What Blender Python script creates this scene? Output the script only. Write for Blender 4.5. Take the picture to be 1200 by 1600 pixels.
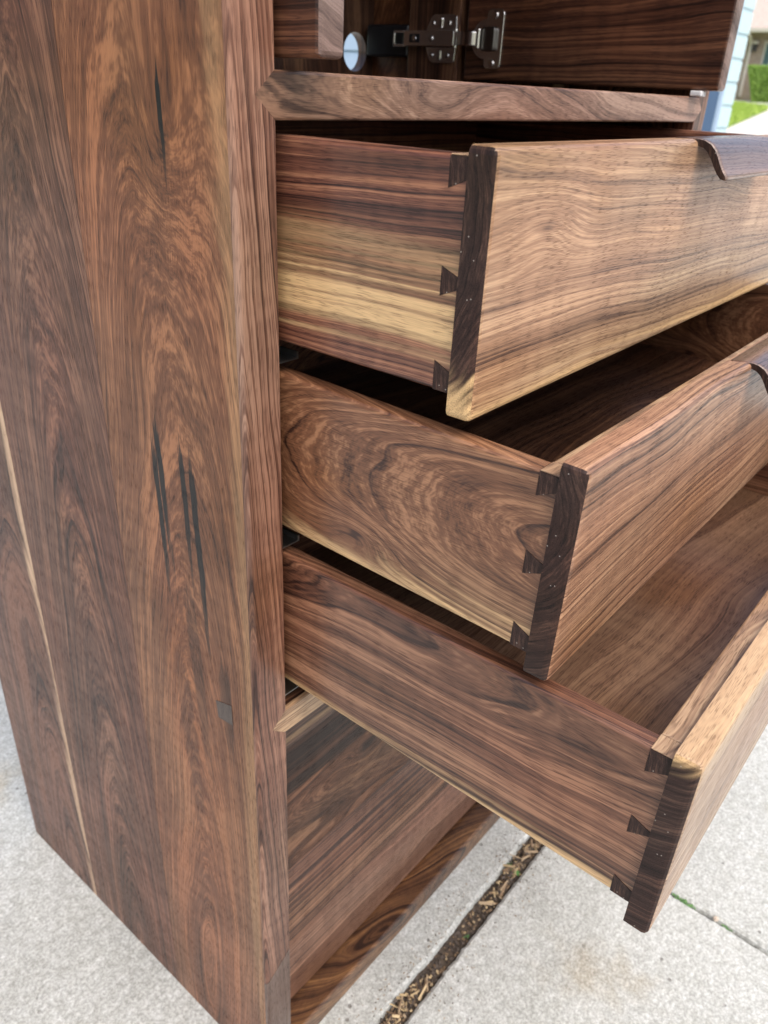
import bpy, bmesh, math, random
from mathutils import Vector, Matrix
for o in list(bpy.data.objects): bpy.data.objects.remove(o)
scene = bpy.context.scene
random.seed(7)
# ------------------------------------------------------------------ camera
cam_d = bpy.data.cameras.new('camera'); cam = bpy.data.objects.new('camera', cam_d)
scene.collection.objects.link(cam); scene.camera = cam
_r = Vector((0.6377551, -0.7688488, 0.0462608)); _u = Vector((0.3402944, 0.3351346, 0.8785696)); _f = Vector((0.6909907, 0.5445699, -0.4753687))
M = Matrix.Identity(4)
for i in range(3): M[i][0], M[i][1], M[i][2] = _r[i], _u[i], -_f[i]
M[0][3], M[1][3], M[2][3] = -0.2463, -0.2876, 0.7740
cam.matrix_world = M
cam_d.sensor_fit = 'VERTICAL'; cam_d.sensor_height = 36.0; cam_d.lens = 1231.1 / 1600 * 36.0
cam_d.clip_start = 0.01; cam_d.clip_end = 2000
cam_d.dof.use_dof = True; cam_d.dof.focus_distance = 0.41; cam_d.dof.aperture_fstop = 14.0
# ------------------------------------------------------------------ world, sun, exposure
SUN_EL, SUN_AZ = math.radians(62), math.radians(196)      # azimuth clockwise from +y (towards +x): in front of the cabinet, a little to its left
world = bpy.data.worlds.new('World'); scene.world = world; world.use_nodes = True
wn = world.node_tree; bg = wn.nodes['Background']
sky = wn.nodes.new('ShaderNodeTexSky'); sky.sky_type = 'NISHITA'; sky.sun_disc = False
sky.sun_elevation = SUN_EL; sky.sun_rotation = SUN_AZ; sky.dust_density = 6.0; sky.ozone_density = 1.0; sky.air_density = 1.0
wn.links.new(sky.outputs[0], bg.inputs[0]); bg.inputs[1].default_value = 0.15
sun_d = bpy.data.lights.new('sun', 'SUN'); sun_d.energy = 1.0; sun_d.angle = math.radians(100); sun_d.color = (1.0, 0.97, 0.93)
sun = bpy.data.objects.new('sun', sun_d); scene.collection.objects.link(sun)
sdir = Vector((math.sin(SUN_AZ) * math.cos(SUN_EL), math.cos(SUN_AZ) * math.cos(SUN_EL), math.sin(SUN_EL)))
sun.rotation_euler = sdir.to_track_quat('Z', 'Y').to_euler()
vs = scene.view_settings; vs.view_transform = 'Standard'; vs.look = 'None'; vs.gamma = 1.0; vs.exposure = 0.74; vs.use_curve_mapping = False
scene.cycles.max_bounces = 6; scene.cycles.diffuse_bounces = 4; scene.cycles.glossy_bounces = 2; scene.cycles.transmission_bounces = 2
# ------------------------------------------------------------------ node helpers
class NB:
    def __init__(s, tree): s.t = tree; s.n = tree.nodes; s.l = tree.links
    def _in(s, sock, v):
        if hasattr(v, 'is_output') or isinstance(v, bpy.types.NodeSocket): s.l.new(v, sock)
        elif isinstance(v, (tuple, list)) and len(v) == 3 and sock.type == 'RGBA': sock.default_value = (*v, 1)
        else: sock.default_value = v
    def m(s, op, a, b=None, c=None, clamp=False):
        n = s.n.new('ShaderNodeMath'); n.operation = op; n.use_clamp = clamp
        for k, v in enumerate((a, b, c)):
            if v is not None: s._in(n.inputs[k], v)
        return n.outputs[0]
    def vm(s, op, a, b):
        n = s.n.new('ShaderNodeVectorMath'); n.operation = op
        s._in(n.inputs[0], a); s._in(n.inputs[1], b); return n.outputs[0]
    def noise(s, vec, scale=1.0, detail=2.0, rough=0.5, dist=0.0, dim='3D'):
        n = s.n.new('ShaderNodeTexNoise'); n.noise_dimensions = dim
        if dim == '1D': s._in(n.inputs['W'], vec)
        else: s._in(n.inputs['Vector'], vec)
        s._in(n.inputs['Scale'], scale); n.inputs['Detail'].default_value = detail; n.inputs['Roughness'].default_value = rough; n.inputs['Distortion'].default_value = dist
        return n.outputs[0]
    def smooth(s, v, a, b, lo=0.0, hi=1.0):
        n = s.n.new('ShaderNodeMapRange'); n.interpolation_type = 'SMOOTHSTEP'
        s._in(n.inputs[0], v); s._in(n.inputs[1], a); s._in(n.inputs[2], b); n.inputs[3].default_value = lo; n.inputs[4].default_value = hi
        return n.outputs[0]
    def mix(s, f, a, b, mode='MIX'):
        n = s.n.new('ShaderNodeMix'); n.data_type = 'RGBA'; n.blend_type = mode
        s._in(n.inputs[0], f); s._in(n.inputs[6], a); s._in(n.inputs[7], b); return n.outputs[2]
    def comb(s, x, y, z):
        n = s.n.new('ShaderNodeCombineXYZ')
        for k, v in enumerate((x, y, z)): s._in(n.inputs[k], v)
        return n.outputs[0]
    def sep(s, v):
        n = s.n.new('ShaderNodeSeparateXYZ'); s._in(n.inputs[0], v); return n.outputs
    def bump(s, h, strength, dist):
        n = s.n.new('ShaderNodeBump'); n.inputs['Strength'].default_value = strength; n.inputs['Distance'].default_value = dist
        s._in(n.inputs['Height'], h); return n.outputs[0]
def newmat(name):
    m = bpy.data.materials.new(name); m.use_nodes = True
    return m, NB(m.node_tree), m.node_tree.nodes['Principled BSDF']
# ------------------------------------------------------------------ walnut: a solid-wood texture cut by each board
PARAMS = [  # name, default
 ('seed', 0.0), ('u0', 0.0), ('v0', 0.06), ('tu', 0.0), ('tv', 0.05), ('freq', 190.0), ('warp', 0.02), ('ring', 1.0), ('streak', 1.0), ('tone', 0.0),
 ('b1u', 0.0), ('b1w', 0.01), ('b1s', 0.0), ('b1a', 0.0), ('b2u', 0.0), ('b2w', 0.01), ('b2s', 0.0), ('b2a', 0.0),
 ('kl', 0.0), ('ku', 0.0), ('kr', 0.02), ('ka', 0.0), ('fig', 1.0), ('pore', 1.0)]
def build_walnut_group():
    g = bpy.data.node_groups.new('walnut', 'ShaderNodeTree')
    for n, d in PARAMS:
        s = g.interface.new_socket(n, in_out='INPUT', socket_type='NodeSocketFloat'); s.default_value = d
    for n, d in (('light', (0.36, 0.215, 0.125, 1)), ('mid', (0.17, 0.088, 0.048, 1)), ('dark', (0.045, 0.022, 0.015, 1)), ('sap', (0.74, 0.51, 0.265, 1))):
        s = g.interface.new_socket(n, in_out='INPUT', socket_type='NodeSocketColor'); s.default_value = d
    for n, t in (('Color', 'NodeSocketColor'), ('Rough', 'NodeSocketFloat'), ('Height', 'NodeSocketFloat')): g.interface.new_socket(n, in_out='OUTPUT', socket_type=t)
    b = NB(g); gi = g.nodes.new('NodeGroupInput'); go = g.nodes.new('NodeGroupOutput'); I = gi.outputs
    at = g.nodes.new('ShaderNodeAttribute'); at.attribute_name = 'gc'; P0 = at.outputs['Vector']
    off = b.comb(b.m('MULTIPLY', I['seed'], 3.17), b.m('MULTIPLY', I['seed'], 1.31), b.m('MULTIPLY', I['seed'], 2.23))
    P = b.vm('ADD', P0, off); L, U, V = b.sep(P0)
    # slow wander of the growth rings along the trunk
    w1 = g.nodes.new('ShaderNodeTexNoise'); b._in(w1.inputs['Vector'], b.vm('MULTIPLY', P, (5.0, 13.0, 13.0))); w1.inputs['Scale'].default_value = 1.0; w1.inputs['Detail'].default_value = 1.0; w1.inputs['Roughness'].default_value = 0.45
    wa, wb, wc = b.sep(w1.outputs['Color'])
    w2 = b.noise(b.vm('MULTIPLY', P, (14.0, 60.0, 60.0)), 1.0, 1.0)
    # knot: rings swell around a branch
    dl = b.m('MULTIPLY', b.m('SUBTRACT', L, I['kl']), 0.45); du = b.m('SUBTRACT', U, I['ku'])
    d2 = b.m('ADD', b.m('MULTIPLY', dl, dl), b.m('MULTIPLY', du, du))
    kg = b.m('EXPONENT', b.m('MULTIPLY', b.m('DIVIDE', d2, b.m('MULTIPLY', I['kr'], I['kr'])), -1.0))
    kc = b.m('EXPONENT', b.m('MULTIPLY', b.m('DIVIDE', d2, b.m('MULTIPLY', I['kr'], I['kr'])), -30.0))
    u = b.m('ADD', b.m('SUBTRACT', U, I['u0']), b.m('ADD', b.m('MULTIPLY', L, I['tu']), b.m('MULTIPLY', b.m('SUBTRACT', wa, 0.5), I['warp'])))
    v = b.m('ADD', b.m('SUBTRACT', V, I['v0']), b.m('ADD', b.m('MULTIPLY', L, I['tv']), b.m('MULTIPLY', b.m('SUBTRACT', wb, 0.5), b.m('MULTIPLY', I['warp'], 1.6))))
    r = b.m('SQRT', b.m('ADD', b.m('MULTIPLY', u, u), b.m('MULTIPLY', v, v)))
    r = b.m('ADD', r, b.m('MULTIPLY', kg, b.m('MULTIPLY', I['ka'], b.m('MULTIPLY', I['kr'], 0.9))))
    r = b.m('ADD', r, b.m('MULTIPLY', b.m('SUBTRACT', w2, 0.5), 0.0035))
    rs = b.m('ADD', r, b.m('MULTIPLY', I['seed'], 0.37))
    irr = b.noise(b.m('MULTIPLY', rs, 60.0), 1.0, 2.0, dim='1D')
    rr = b.m('ADD', b.m('MULTIPLY', r, I['freq']), b.m('MULTIPLY', irr, 3.0))
    fr = b.m('FRACT', rr); cell = b.m('FLOOR', rr)
    wnz = g.nodes.new('ShaderNodeTexWhiteNoise'); wnz.noise_dimensions = '1D'; b._in(wnz.inputs['W'], b.m('ADD', cell, b.m('MULTIPLY', I['seed'], 17.0)))
    amp = b.m('ADD', 0.25, b.m('MULTIPLY', wnz.outputs[0], 0.75))
    prof = b.m('MULTIPLY', b.m('ADD', b.m('MULTIPLY', b.m('POWER', fr, 6.0), 0.70), b.m('MULTIPLY', b.m('POWER', fr, 2.0), 0.45)), b.smooth(fr, 0.90, 1.0, 1.0, 0.0))
    prof2 = b.m('MULTIPLY', b.m('PINGPONG', b.m('ADD', b.m('MULTIPLY', rr, 2.7), b.m('MULTIPLY', irr, 4.0)), 0.5), 0.8)
    ring = b.m('MULTIPLY', b.m('ADD', b.m('MULTIPLY', prof, amp), b.m('MULTIPLY', prof2, 0.6)), I['ring'])
    # broad colour streaks that follow the rings, and loose ones along the grain
    band = b.noise(b.m('MULTIPLY', rs, 55.0), 1.0, 2.0, 0.6, dim='1D')
    loose = b.noise(b.comb(b.m('MULTIPLY', b.m('ADD', L, I['seed']), 2.2), b.m('MULTIPLY', rs, 210.0), b.m('MULTIPLY', U, 22.0)), 1.0, 2.0, 0.7)
    cloud = b.noise(b.vm('MULTIPLY', P, (8.0, 16.0, 16.0)), 1.0, 1.0, 0.55, 0.5)
    fine = b.noise(b.comb(b.m('MULTIPLY', b.m('ADD', L, I['seed']), 5.0), b.m('MULTIPLY', rs, 1050.0), b.m('MULTIPLY', U, 160.0)), 1.0, 2.0, 0.85)
    figure = b.noise(b.vm('MULTIPLY', P, (110.0, 26.0, 26.0)), 1.0, 0.0, 0.5, 0.3)
    t = b.m('ADD', b.m('ADD', 0.26, I['tone']), b.m('MULTIPLY', ring, 0.80))
    t = b.m('ADD', t, b.m('MULTIPLY', b.m('SUBTRACT', band, 0.5), b.m('MULTIPLY', I['streak'], 1.25)))
    t = b.m('ADD', t, b.m('MULTIPLY', b.m('SUBTRACT', loose, 0.5), b.m('MULTIPLY', I['streak'], 1.2)))
    t = b.m('ADD', t, b.m('MULTIPLY', b.m('SUBTRACT', cloud, 0.5), 0.6))
    t = b.m('ADD', t, b.m('MULTIPLY', b.m('SUBTRACT', b.smooth(fine, 0.25, 0.75), 0.5), 0.50))
    t = b.m('ADD', t, b.m('MULTIPLY', b.m('SUBTRACT', figure, 0.5), b.m('MULTIPLY', I['fig'], 0.14)))
    t = b.m('ADD', t, b.m('MULTIPLY', b.m('MULTIPLY', kc, 0.85), b.m('ABSOLUTE', I['ka'])), clamp=True)
    c1 = b.mix(b.smooth(t, 0.0, 0.5), I['light'], I['mid']); col = b.mix(b.smooth(t, 0.45, 1.0), c1, I['dark'])
    # colour wander: purplish to orange heartwood
    hue = wc
    col = b.mix(b.smooth(hue, 0.35, 0.7, 0.0, 0.55), col, b.mix(1.0, col, (1.10, 0.86, 0.80), 'MULTIPLY'))
    col = b.mix(b.smooth(cloud, 0.5, 0.75, 0.0, 0.5), col, b.mix(1.0, col, (1.08, 1.0, 0.74), 'MULTIPLY'))
    # sapwood bands
    for k in ('b1', 'b2'):
        wob = b.m('MULTIPLY', b.m('ADD', b.m('SUBTRACT', wa if k == 'b1' else wb, 0.5), b.m('MULTIPLY', b.m('SUBTRACT', loose, 0.5), 1.8)), b.m('MULTIPLY', I[k + 'w'], 2.2))
        x = b.m('DIVIDE', b.m('ADD', b.m('SUBTRACT', b.m('SUBTRACT', U, I[k + 'u']), b.m('MULTIPLY', L, I[k + 's'])), wob), I[k + 'w'])
        x4 = b.m('POWER', b.m('ABSOLUTE', x), 2.6)
        mk = b.m('MULTIPLY', b.m('EXPONENT', b.m('MULTIPLY', x4, -1.0)), I[k + 'a'])
        sapc = b.mix(b.m('MULTIPLY', b.m('ADD', b.m('MULTIPLY', ring, 0.5), b.m('MULTIPLY', b.m('SUBTRACT', fine, 0.35), 0.6)), 0.7, clamp=True), I['sap'], (0.34, 0.19, 0.085))
        col = b.mix(mk, col, sapc)
    # open pores: short dark dashes along the grain, dots on end grain
    pn = b.noise(b.vm('MULTIPLY', P, (150.0, 2300.0, 2300.0)), 1.0, 0.0)
    pore = b.m('MULTIPLY', b.smooth(pn, 0.56, 0.66), b.smooth(b.m('ADD', figure, b.m('MULTIPLY', fr, 0.35)), 0.38, 0.80))
    col = b.mix(b.m('MULTIPLY', b.m('MULTIPLY', pore, I['pore']), 0.45), col, b.mix(1.0, col, (0.33, 0.27, 0.25), 'MULTIPLY'))
    hair = pn
    col = b.mix(1.0, col, b.mix(b.smooth(pn, 0.25, 0.6), (1.07, 1.07, 1.07), (0.95, 0.95, 0.95)), 'MULTIPLY')
    hs_ = g.nodes.new('ShaderNodeHueSaturation'); hs_.inputs['Saturation'].default_value = 1.0; b._in(hs_.inputs['Color'], col)
    gm_ = g.nodes.new('ShaderNodeGamma'); gm_.inputs['Gamma'].default_value = 1.08; b._in(gm_.inputs['Color'], hs_.outputs[0]); col = gm_.outputs[0]
    g.links.new(col, go.inputs['Color'])
    b._in(go.inputs['Rough'], b.m('ADD', 0.36, b.m('ADD', b.m('MULTIPLY', pore, 0.25), b.m('MULTIPLY', b.m('SUBTRACT', fine, 0.5), 0.22))))
    b._in(go.inputs['Height'], b.m('ADD', b.m('MULTIPLY', pore, -1.0), b.m('MULTIPLY', hair, 0.5)))
    return g
WG = build_walnut_group()
def walnut(name, colors=None, dull=False, coat=0.40, **kw):
    m, b, p = newmat(name)
    n = m.node_tree.nodes.new('ShaderNodeGroup'); n.node_tree = WG
    for k, v in kw.items(): n.inputs[k].default_value = v
    for k, v in (colors or {}).items(): n.inputs[k].default_value = (*v, 1)
    wc_ = n.outputs['Color']
    if dull:     # dust specks caught in the open end grain
        at = m.node_tree.nodes.new('ShaderNodeAttribute'); at.attribute_name = 'gc'
        vo = m.node_tree.nodes.new('ShaderNodeTexVoronoi'); b._in(vo.inputs['Vector'], at.outputs['Vector']); vo.inputs['Scale'].default_value = 520
        dust = b.m('MULTIPLY', b.smooth(vo.outputs['Distance'], 0.10, 0.20, 1.0, 0.0), b.m('GREATER_THAN', b.sep(vo.outputs['Color'])[0], 0.972))
        wc_ = b.mix(b.m('MULTIPLY', dust, 0.8), wc_, (0.42, 0.37, 0.32))
    b._in(p.inputs['Base Color'], wc_); b._in(p.inputs['Roughness'], n.outputs['Rough'])
    b._in(p.inputs['Normal'], b.bump(n.outputs['Height'], 0.35, 0.00012)); p.inputs['Specular IOR Level'].default_value = 0.30
    if dull: p.inputs['Specular IOR Level'].default_value = 0.22
    else: p.inputs['Coat Weight'].default_value = coat; p.inputs['Coat Roughness'].default_value = 0.24
    return m
TAN = dict(light=(0.52, 0.375, 0.235), mid=(0.31, 0.20, 0.122), dark=(0.075, 0.041, 0.028))
RED = dict(light=(0.35, 0.18, 0.10), mid=(0.15, 0.067, 0.038), dark=(0.034, 0.014, 0.010))
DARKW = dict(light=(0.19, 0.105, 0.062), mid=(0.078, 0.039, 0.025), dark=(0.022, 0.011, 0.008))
ENDG = dict(light=(0.115, 0.068, 0.050), mid=(0.042, 0.024, 0.020), dark=(0.013, 0.008, 0.007))
ORNG = dict(light=(0.39, 0.188, 0.090), mid=(0.180, 0.079, 0.038), dark=(0.038, 0.016, 0.010))
# ------------------------------------------------------------------ object helpers
COL = scene.collection
WORLD = {}
def tag(o, label=None, cat=None, group=None, kind=None):
    for k, v in (('label', label), ('category', cat), ('group', group), ('kind', kind)):
        if v: o[k] = v
    return o
def empty(name, loc):
    o = bpy.data.objects.new(name, None); COL.objects.link(o); o.location = loc; o.empty_display_size = 0.05; WORLD[o.name] = Vector(loc); return o
AX = {'x': (0, 2, 1), 'y': (1, 2, 0), 'z': (2, 1, 0)}
def link(name, bm, mats, parent=None, grain=None, gorigin=None, origin=None, smooth=False):
    """bm holds world coordinates; the object's origin is the middle of its base"""
    vs_ = [v.co for v in bm.verts]
    mn = Vector([min(v[i] for v in vs_) for i in range(3)]); mx = Vector([max(v[i] for v in vs_) for i in range(3)])
    o0 = Vector(origin) if origin is not None else Vector(((mn.x + mx.x) / 2, (mn.y + mx.y) / 2, mn.z))
    g0 = Vector(gorigin) if gorigin is not None else (mn + mx) / 2
    gc = [v.co - g0 for v in bm.verts]
    me = bpy.data.meshes.new(name)
    bmesh.ops.recalc_face_normals(bm, faces=bm.faces)
    for v in bm.verts: v.co -= o0
    bm.to_mesh(me); bm.free()
    if not isinstance(mats, (list, tuple)): mats = [mats]
    for m in mats: me.materials.append(m)
    if grain:
        a = me.attributes.new('gc', 'FLOAT_VECTOR', 'POINT'); p = AX[grain]; fl = []
        for c in gc: fl += [c[p[0]], c[p[1]], c[p[2]]]
        a.data.foreach_set('vector', fl)
    if smooth: me.polygons.foreach_set('use_smooth', [True] * len(me.polygons))
    o = bpy.data.objects.new(name, me); COL.objects.link(o)
    WORLD[o.name] = o0; o.location = o0 - (WORLD[parent.name] if parent else Vector((0, 0, 0)))
    if parent: o.parent = parent
    return o
def box_bm(x0, x1, y0, y1, z0, z1, bev=0.0, seg=2, sel=None, bm=None):
    bm2 = bmesh.new()
    vv = [bm2.verts.new((x, y, z)) for x in (x0, x1) for y in (y0, y1) for z in (z0, z1)]
    for f in ((0, 1, 3, 2), (4, 6, 7, 5), (0, 4, 5, 1), (2, 3, 7, 6), (0, 2, 6, 4), (1, 5, 7, 3)): bm2.faces.new([vv[i] for i in f])
    if bev:
        cx, cy, cz = (x0 + x1) / 2, (y0 + y1) / 2, (z0 + z1) / 2
        def mid(e): c = (e.verts[0].co + e.verts[1].co) / 2; return (c.x - cx, c.y - cy, c.z - cz)
        es = [e for e in bm2.edges if sel is None or sel(*mid(e))]
        bmesh.ops.bevel(bm2, geom=es, offset=bev, segments=seg, profile=0.5, affect='EDGES')
    if bm is None: return bm2
    me = bpy.data.meshes.new('t'); bm2.to_mesh(me); bm.from_mesh(me); bm2.free(); bpy.data.meshes.remove(me); return bm
def board(name, x0, x1, y0, y1, z0, z1, grain, mat, parent, bev=0.0012, seg=2, sel=None, endmat=None, gorigin=None, origin=None):
    bm = box_bm(x0, x1, y0, y1, z0, z1, bev, seg, sel)
    mats = [mat]
    if endmat:
        mats.append(endmat); ax = 'xyz'.index(grain)
        bm.normal_update()
        for f in bm.faces:
            if abs(f.normal[ax]) > 0.6: f.material_index = 1
    return link(name, bm, mats, parent, grain, gorigin, origin)
def prism_bm(poly, axis, a, b_, bm=None):
    """extrude a polygon (list of 2-D points) along an axis from a to b"""
    bm = bm or bmesh.new()
    def P(p, t): return {'x': (t, p[0], p[1]), 'y': (p[0], t, p[1]), 'z': (p[0], p[1], t)}[axis]
    A = [bm.verts.new(P(p, a)) for p in poly]; B = [bm.verts.new(P(p, b_)) for p in poly]
    bm.faces.new(A); bm.faces.new(B[::-1])
    n = len(poly)
    for i in range(n): bm.faces.new((A[i], B[i], B[(i + 1) % n], A[(i + 1) % n]))
    return bm
# ------------------------------------------------------------------ plain materials
def concrete(name, base, tint, scale=1.0, rough=0.9):
    m, b, p = newmat(name)
    tc = m.node_tree.nodes.new('ShaderNodeTexCoord'); geo = m.node_tree.nodes.new('ShaderNodeNewGeometry'); P = geo.outputs['Position']
    big = b.noise(P, 3.5 * scale, 4, 0.6); mid = b.noise(P, 26 * scale, 4, 0.65); sp = b.noise(P, 330 * scale, 4, 0.8); agg = b.noise(P, 110 * scale, 4, 0.8)
    c = b.mix(b.smooth(big, 0.3, 0.7), [x * 0.86 for x in base], base)
    c = b.mix(b.smooth(mid, 0.3, 0.72, 0, 0.55), c, [x * y for x, y in zip(base, tint)])
    c = b.mix(b.smooth(sp, 0.40, 0.62, 0, 0.75), b.mix(1.0, c, (0.68, 0.68, 0.66), 'MULTIPLY'), b.mix(1.0, c, (1.18, 1.18, 1.16), 'MULTIPLY'))
    c = b.mix(b.smooth(agg, 0.35, 0.7), b.mix(1.0, c, (0.80, 0.79, 0.77), 'MULTIPLY'), b.mix(1.0, c, (1.12, 1.12, 1.12), 'MULTIPLY'))
    vo = m.node_tree.nodes.new('ShaderNodeTexVoronoi'); b._in(vo.inputs['Vector'], P); vo.inputs['Scale'].default_value = 70 * scale
    pit = b.m('MULTIPLY', b.smooth(vo.outputs['Distance'], 0.10, 0.17, 1.0, 0.0), b.smooth(b.noise(P, 17 * scale, 2), 0.56, 0.66))
    c = b.mix(b.m('MULTIPLY', pit, 0.7), c, (0.13, 0.115, 0.10))
    st = b.smooth(b.noise(b.vm('ADD', P, (3.1, 7.7, 0)), 7 * scale, 4, 0.65), 0.54, 0.74, 0, 0.65)
    c = b.mix(st, c, b.mix(1.0, c, (0.80, 0.69, 0.54), 'MULTIPLY'))
    wet = b.smooth(b.noise(b.vm('ADD', P, (9.3, 1.7, 0)), 2.2 * scale, 5, 0.7), 0.52, 0.66, 0, 0.34)
    c = b.mix(wet, c, b.mix(1.0, c, (0.62, 0.61, 0.58), 'MULTIPLY'))
    b._in(p.inputs['Base Color'], c); p.inputs['Roughness'].default_value = rough; p.inputs['Specular IOR Level'].default_value = 0.25
    h = b.m('ADD', b.m('ADD', sp, b.m('MULTIPLY', agg, 0.6)), b.m('MULTIPLY', pit, -1.5))
    b._in(p.inputs['Normal'], b.bump(h, 0.55, 0.0012 / scale)); return m
def plain(name, col, rough=0.6, metal=0.0, var=0.12, scale=40.0):
    m, b, p = newmat(name); geo = m.node_tree.nodes.new('ShaderNodeNewGeometry')
    n = b.noise(geo.outputs['Position'], scale, 3, 0.6)
    b._in(p.inputs['Base Color'], b.mix(n, [c * (1 - var) for c in col], [min(1, c * (1 + var)) for c in col]))
    b._in(p.inputs['Roughness'], b.m('ADD', rough - 0.05, b.m('MULTIPLY', n, 0.1))); p.inputs['Metallic'].default_value = metal; return m
M_CONC = concrete('driveway_concrete', (0.63, 0.655, 0.65), (0.86, 0.86, 0.84))
M_PAVE = concrete('sunlit_concrete', (0.86, 0.85, 0.82), (0.95, 0.95, 0.95), 0.2)  # base raised well above the driveway's: sunlight put into the colour
M_SOIL = plain('joint_soil', (0.085, 0.066, 0.050), 0.95, 0, 0.75, 260)
M_STEEL = plain('nickel_steel', (0.90, 0.88, 0.86), 0.22, 1.0, 0.06, 30)
M_SCREW = plain('screw_steel', (0.74, 0.73, 0.72), 0.16, 1.0, 0.05, 30)
M_BLACK = plain('black_plastic', (0.012, 0.013, 0.017), 0.35, 0, 0.2, 60)
M_EPOXY = plain('black_epoxy', (0.006, 0.005, 0.005), 0.75, 0, 0.3, 80)
M_RUN = plain('runner_zinc', (0.42, 0.43, 0.43), 0.35, 1.0, 0.1, 90)
M_BLUE = plain('blue_paint', (0.43, 0.56, 0.70), 0.55, 0, 0.05, 8)
M_BLUED = plain('blue_grey_paint', (0.10, 0.17, 0.28), 0.6, 0, 0.06, 8)
M_CYAN = plain('pale_blue_brick_paint', (0.50, 0.67, 0.70), 0.7, 0, 0.05, 60)
M_MORT = plain('painted_mortar', (0.44, 0.58, 0.63), 0.85, 0, 0.06, 60)
# ------------------------------------------------------------------ dimensions (metres, cabinet front plane y = 0, left side x = 0)
W, D, S, H = 0.5617, 0.3935, 0.0258, 1.12
zA, tA = 0.7781, 0.020          # divider under the upper compartment
zB = 0.4115                     # shelf above the lower front
hb = 0.0255                     # bottom board
EB = 0.0032                     # thickness of the edging on the front
# ------------------------------------------------------------------ ground
def slope_z(x): return 0.0 if x < 5 else min(0.0385 * (x - 5), 0.885)
bm = bmesh.new()
xs_ = [-300, -60, -10, 5, 28, 60, 300]
rows = [[bm.verts.new((x, y, slope_z(x) - 0.06)) for x in xs_] for y in (-300, -40, 0, 40, 300)]
for i in range(4):
    for j in range(len(xs_) - 1): bm.faces.new((rows[i][j], rows[i][j + 1], rows[i + 1][j + 1], rows[i + 1][j]))
m, b, p = newmat('turf'); geo = m.node_tree.nodes.new('ShaderNodeNewGeometry')
tn = b.noise(geo.outputs['Position'], 3.0, 5, 0.65); b._in(p.inputs['Base Color'], b.mix(tn, (0.10, 0.17, 0.03), (0.22, 0.34, 0.055))); p.inputs['Roughness'].default_value = 0.95
M_TURF = m
tag(link('ground', bm, M_TURF), kind='structure')
# driveway: soil bed with three slabs and the joints between them
bm = box_bm(-14, 5, -12, 12.0, -0.058, -0.008)
drive = tag(link('driveway', bm, M_SOIL), kind='structure')
def slab(x0, x1, y0, y1, wob):
    bm = bmesh.new(); poly = []
    def side(p, q):
        ax = 0 if abs(q[0] - p[0]) > abs(q[1] - p[1]) else 1
        t = p[ax]; sg = 1 if q[ax] > p[ax] else -1
        lo_, hi_ = (-0.35, 1.0) if ax == 0 else (-0.6, 0.1)
        while (t < q[ax]) if sg > 0 else (t > q[ax]):
            c = list(p); c[ax] = t; poly.append(tuple(c))
            t += sg * (0.0035 if lo_ - 0.01 < t + sg * 0.002 < hi_ and abs(p[1 - ax]) < 0.6 else 0.12)
    side((x0, y0), (x1, y0)); side((x1, y0), (x1, y1)); side((x1, y1), (x0, y1)); side((x0, y1), (x0, y0))
    rnd = random.Random(wob)
    def W_(p):
        j = lambda s: sum(math.sin(p[0] * f * s + f) * math.cos(p[1] * f * s * 1.3 + 2 * f) / f ** 0.8 for f in (47, 131, 307, 611)) * 0.012 + rnd.uniform(-1, 1) * 0.0005 + (rnd.uniform(0, 0.0012) if rnd.random() < 0.12 else 0)
        return (p[0] + j(1.0), p[1] + j(1.17))
    poly = [W_(p) for p in poly]
    cx, cy = (x0 + x1) / 2, (y0 + y1) / 2
    def inset(d, z):
        return [bm.verts.new((px + (d if px < cx else -d) * (1 if abs(px - cx) > abs(x1 - x0) / 2 - 0.02 else 0), py + (d if py < cy else -d) * (1 if abs(py - cy) > abs(y1 - y0) / 2 - 0.02 else 0), z)) for px, py in poly]
    R = [inset(0, -0.05), inset(0, -0.006), inset(0.0012, -0.0022), inset(0.004, 0.0)]
    n = len(poly)
    for a, c in zip(R, R[1:]):
        for i in range(n): bm.faces.new((a[i], a[(i + 1) % n], c[(i + 1) % n], c[i]))
    bm.faces.new(R[-1])
    return link('slab', bm, M_CONC, drive, smooth=False)
slab(-2.2, 4.99, -0.0395, 3.4, 1)
slab(-2.2, 0.4186, -4.0, -0.0585, 2)
slab(0.4216, 4.99, -4.0, -0.0585, 3)
slab(-13.9, -2.215, -11.9, 11.9, 4)
slab(-2.2, 4.99, 3.415, 11.9, 5)
slab(-2.2, 4.99, -11.9, -4.015, 6)
# paving with painted-in sunlight on the rise beyond the driveway
bm = bmesh.new()
pts = [(5.0, -12), (28, -12), (28, 10), (5, 10)]
grid = [[bm.verts.new((x, y, slope_z(x) + 0.004 - (0.004 if x < 5.01 else 0))) for x in (5.0, 12, 20, 28)] for y in (-12, 10)]
for j in range(3): bm.faces.new((grid[0][j], grid[0][j + 1], grid[1][j + 1], grid[1][j]))
tag(link('pavement', bm, M_PAVE), kind='structure')
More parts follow.
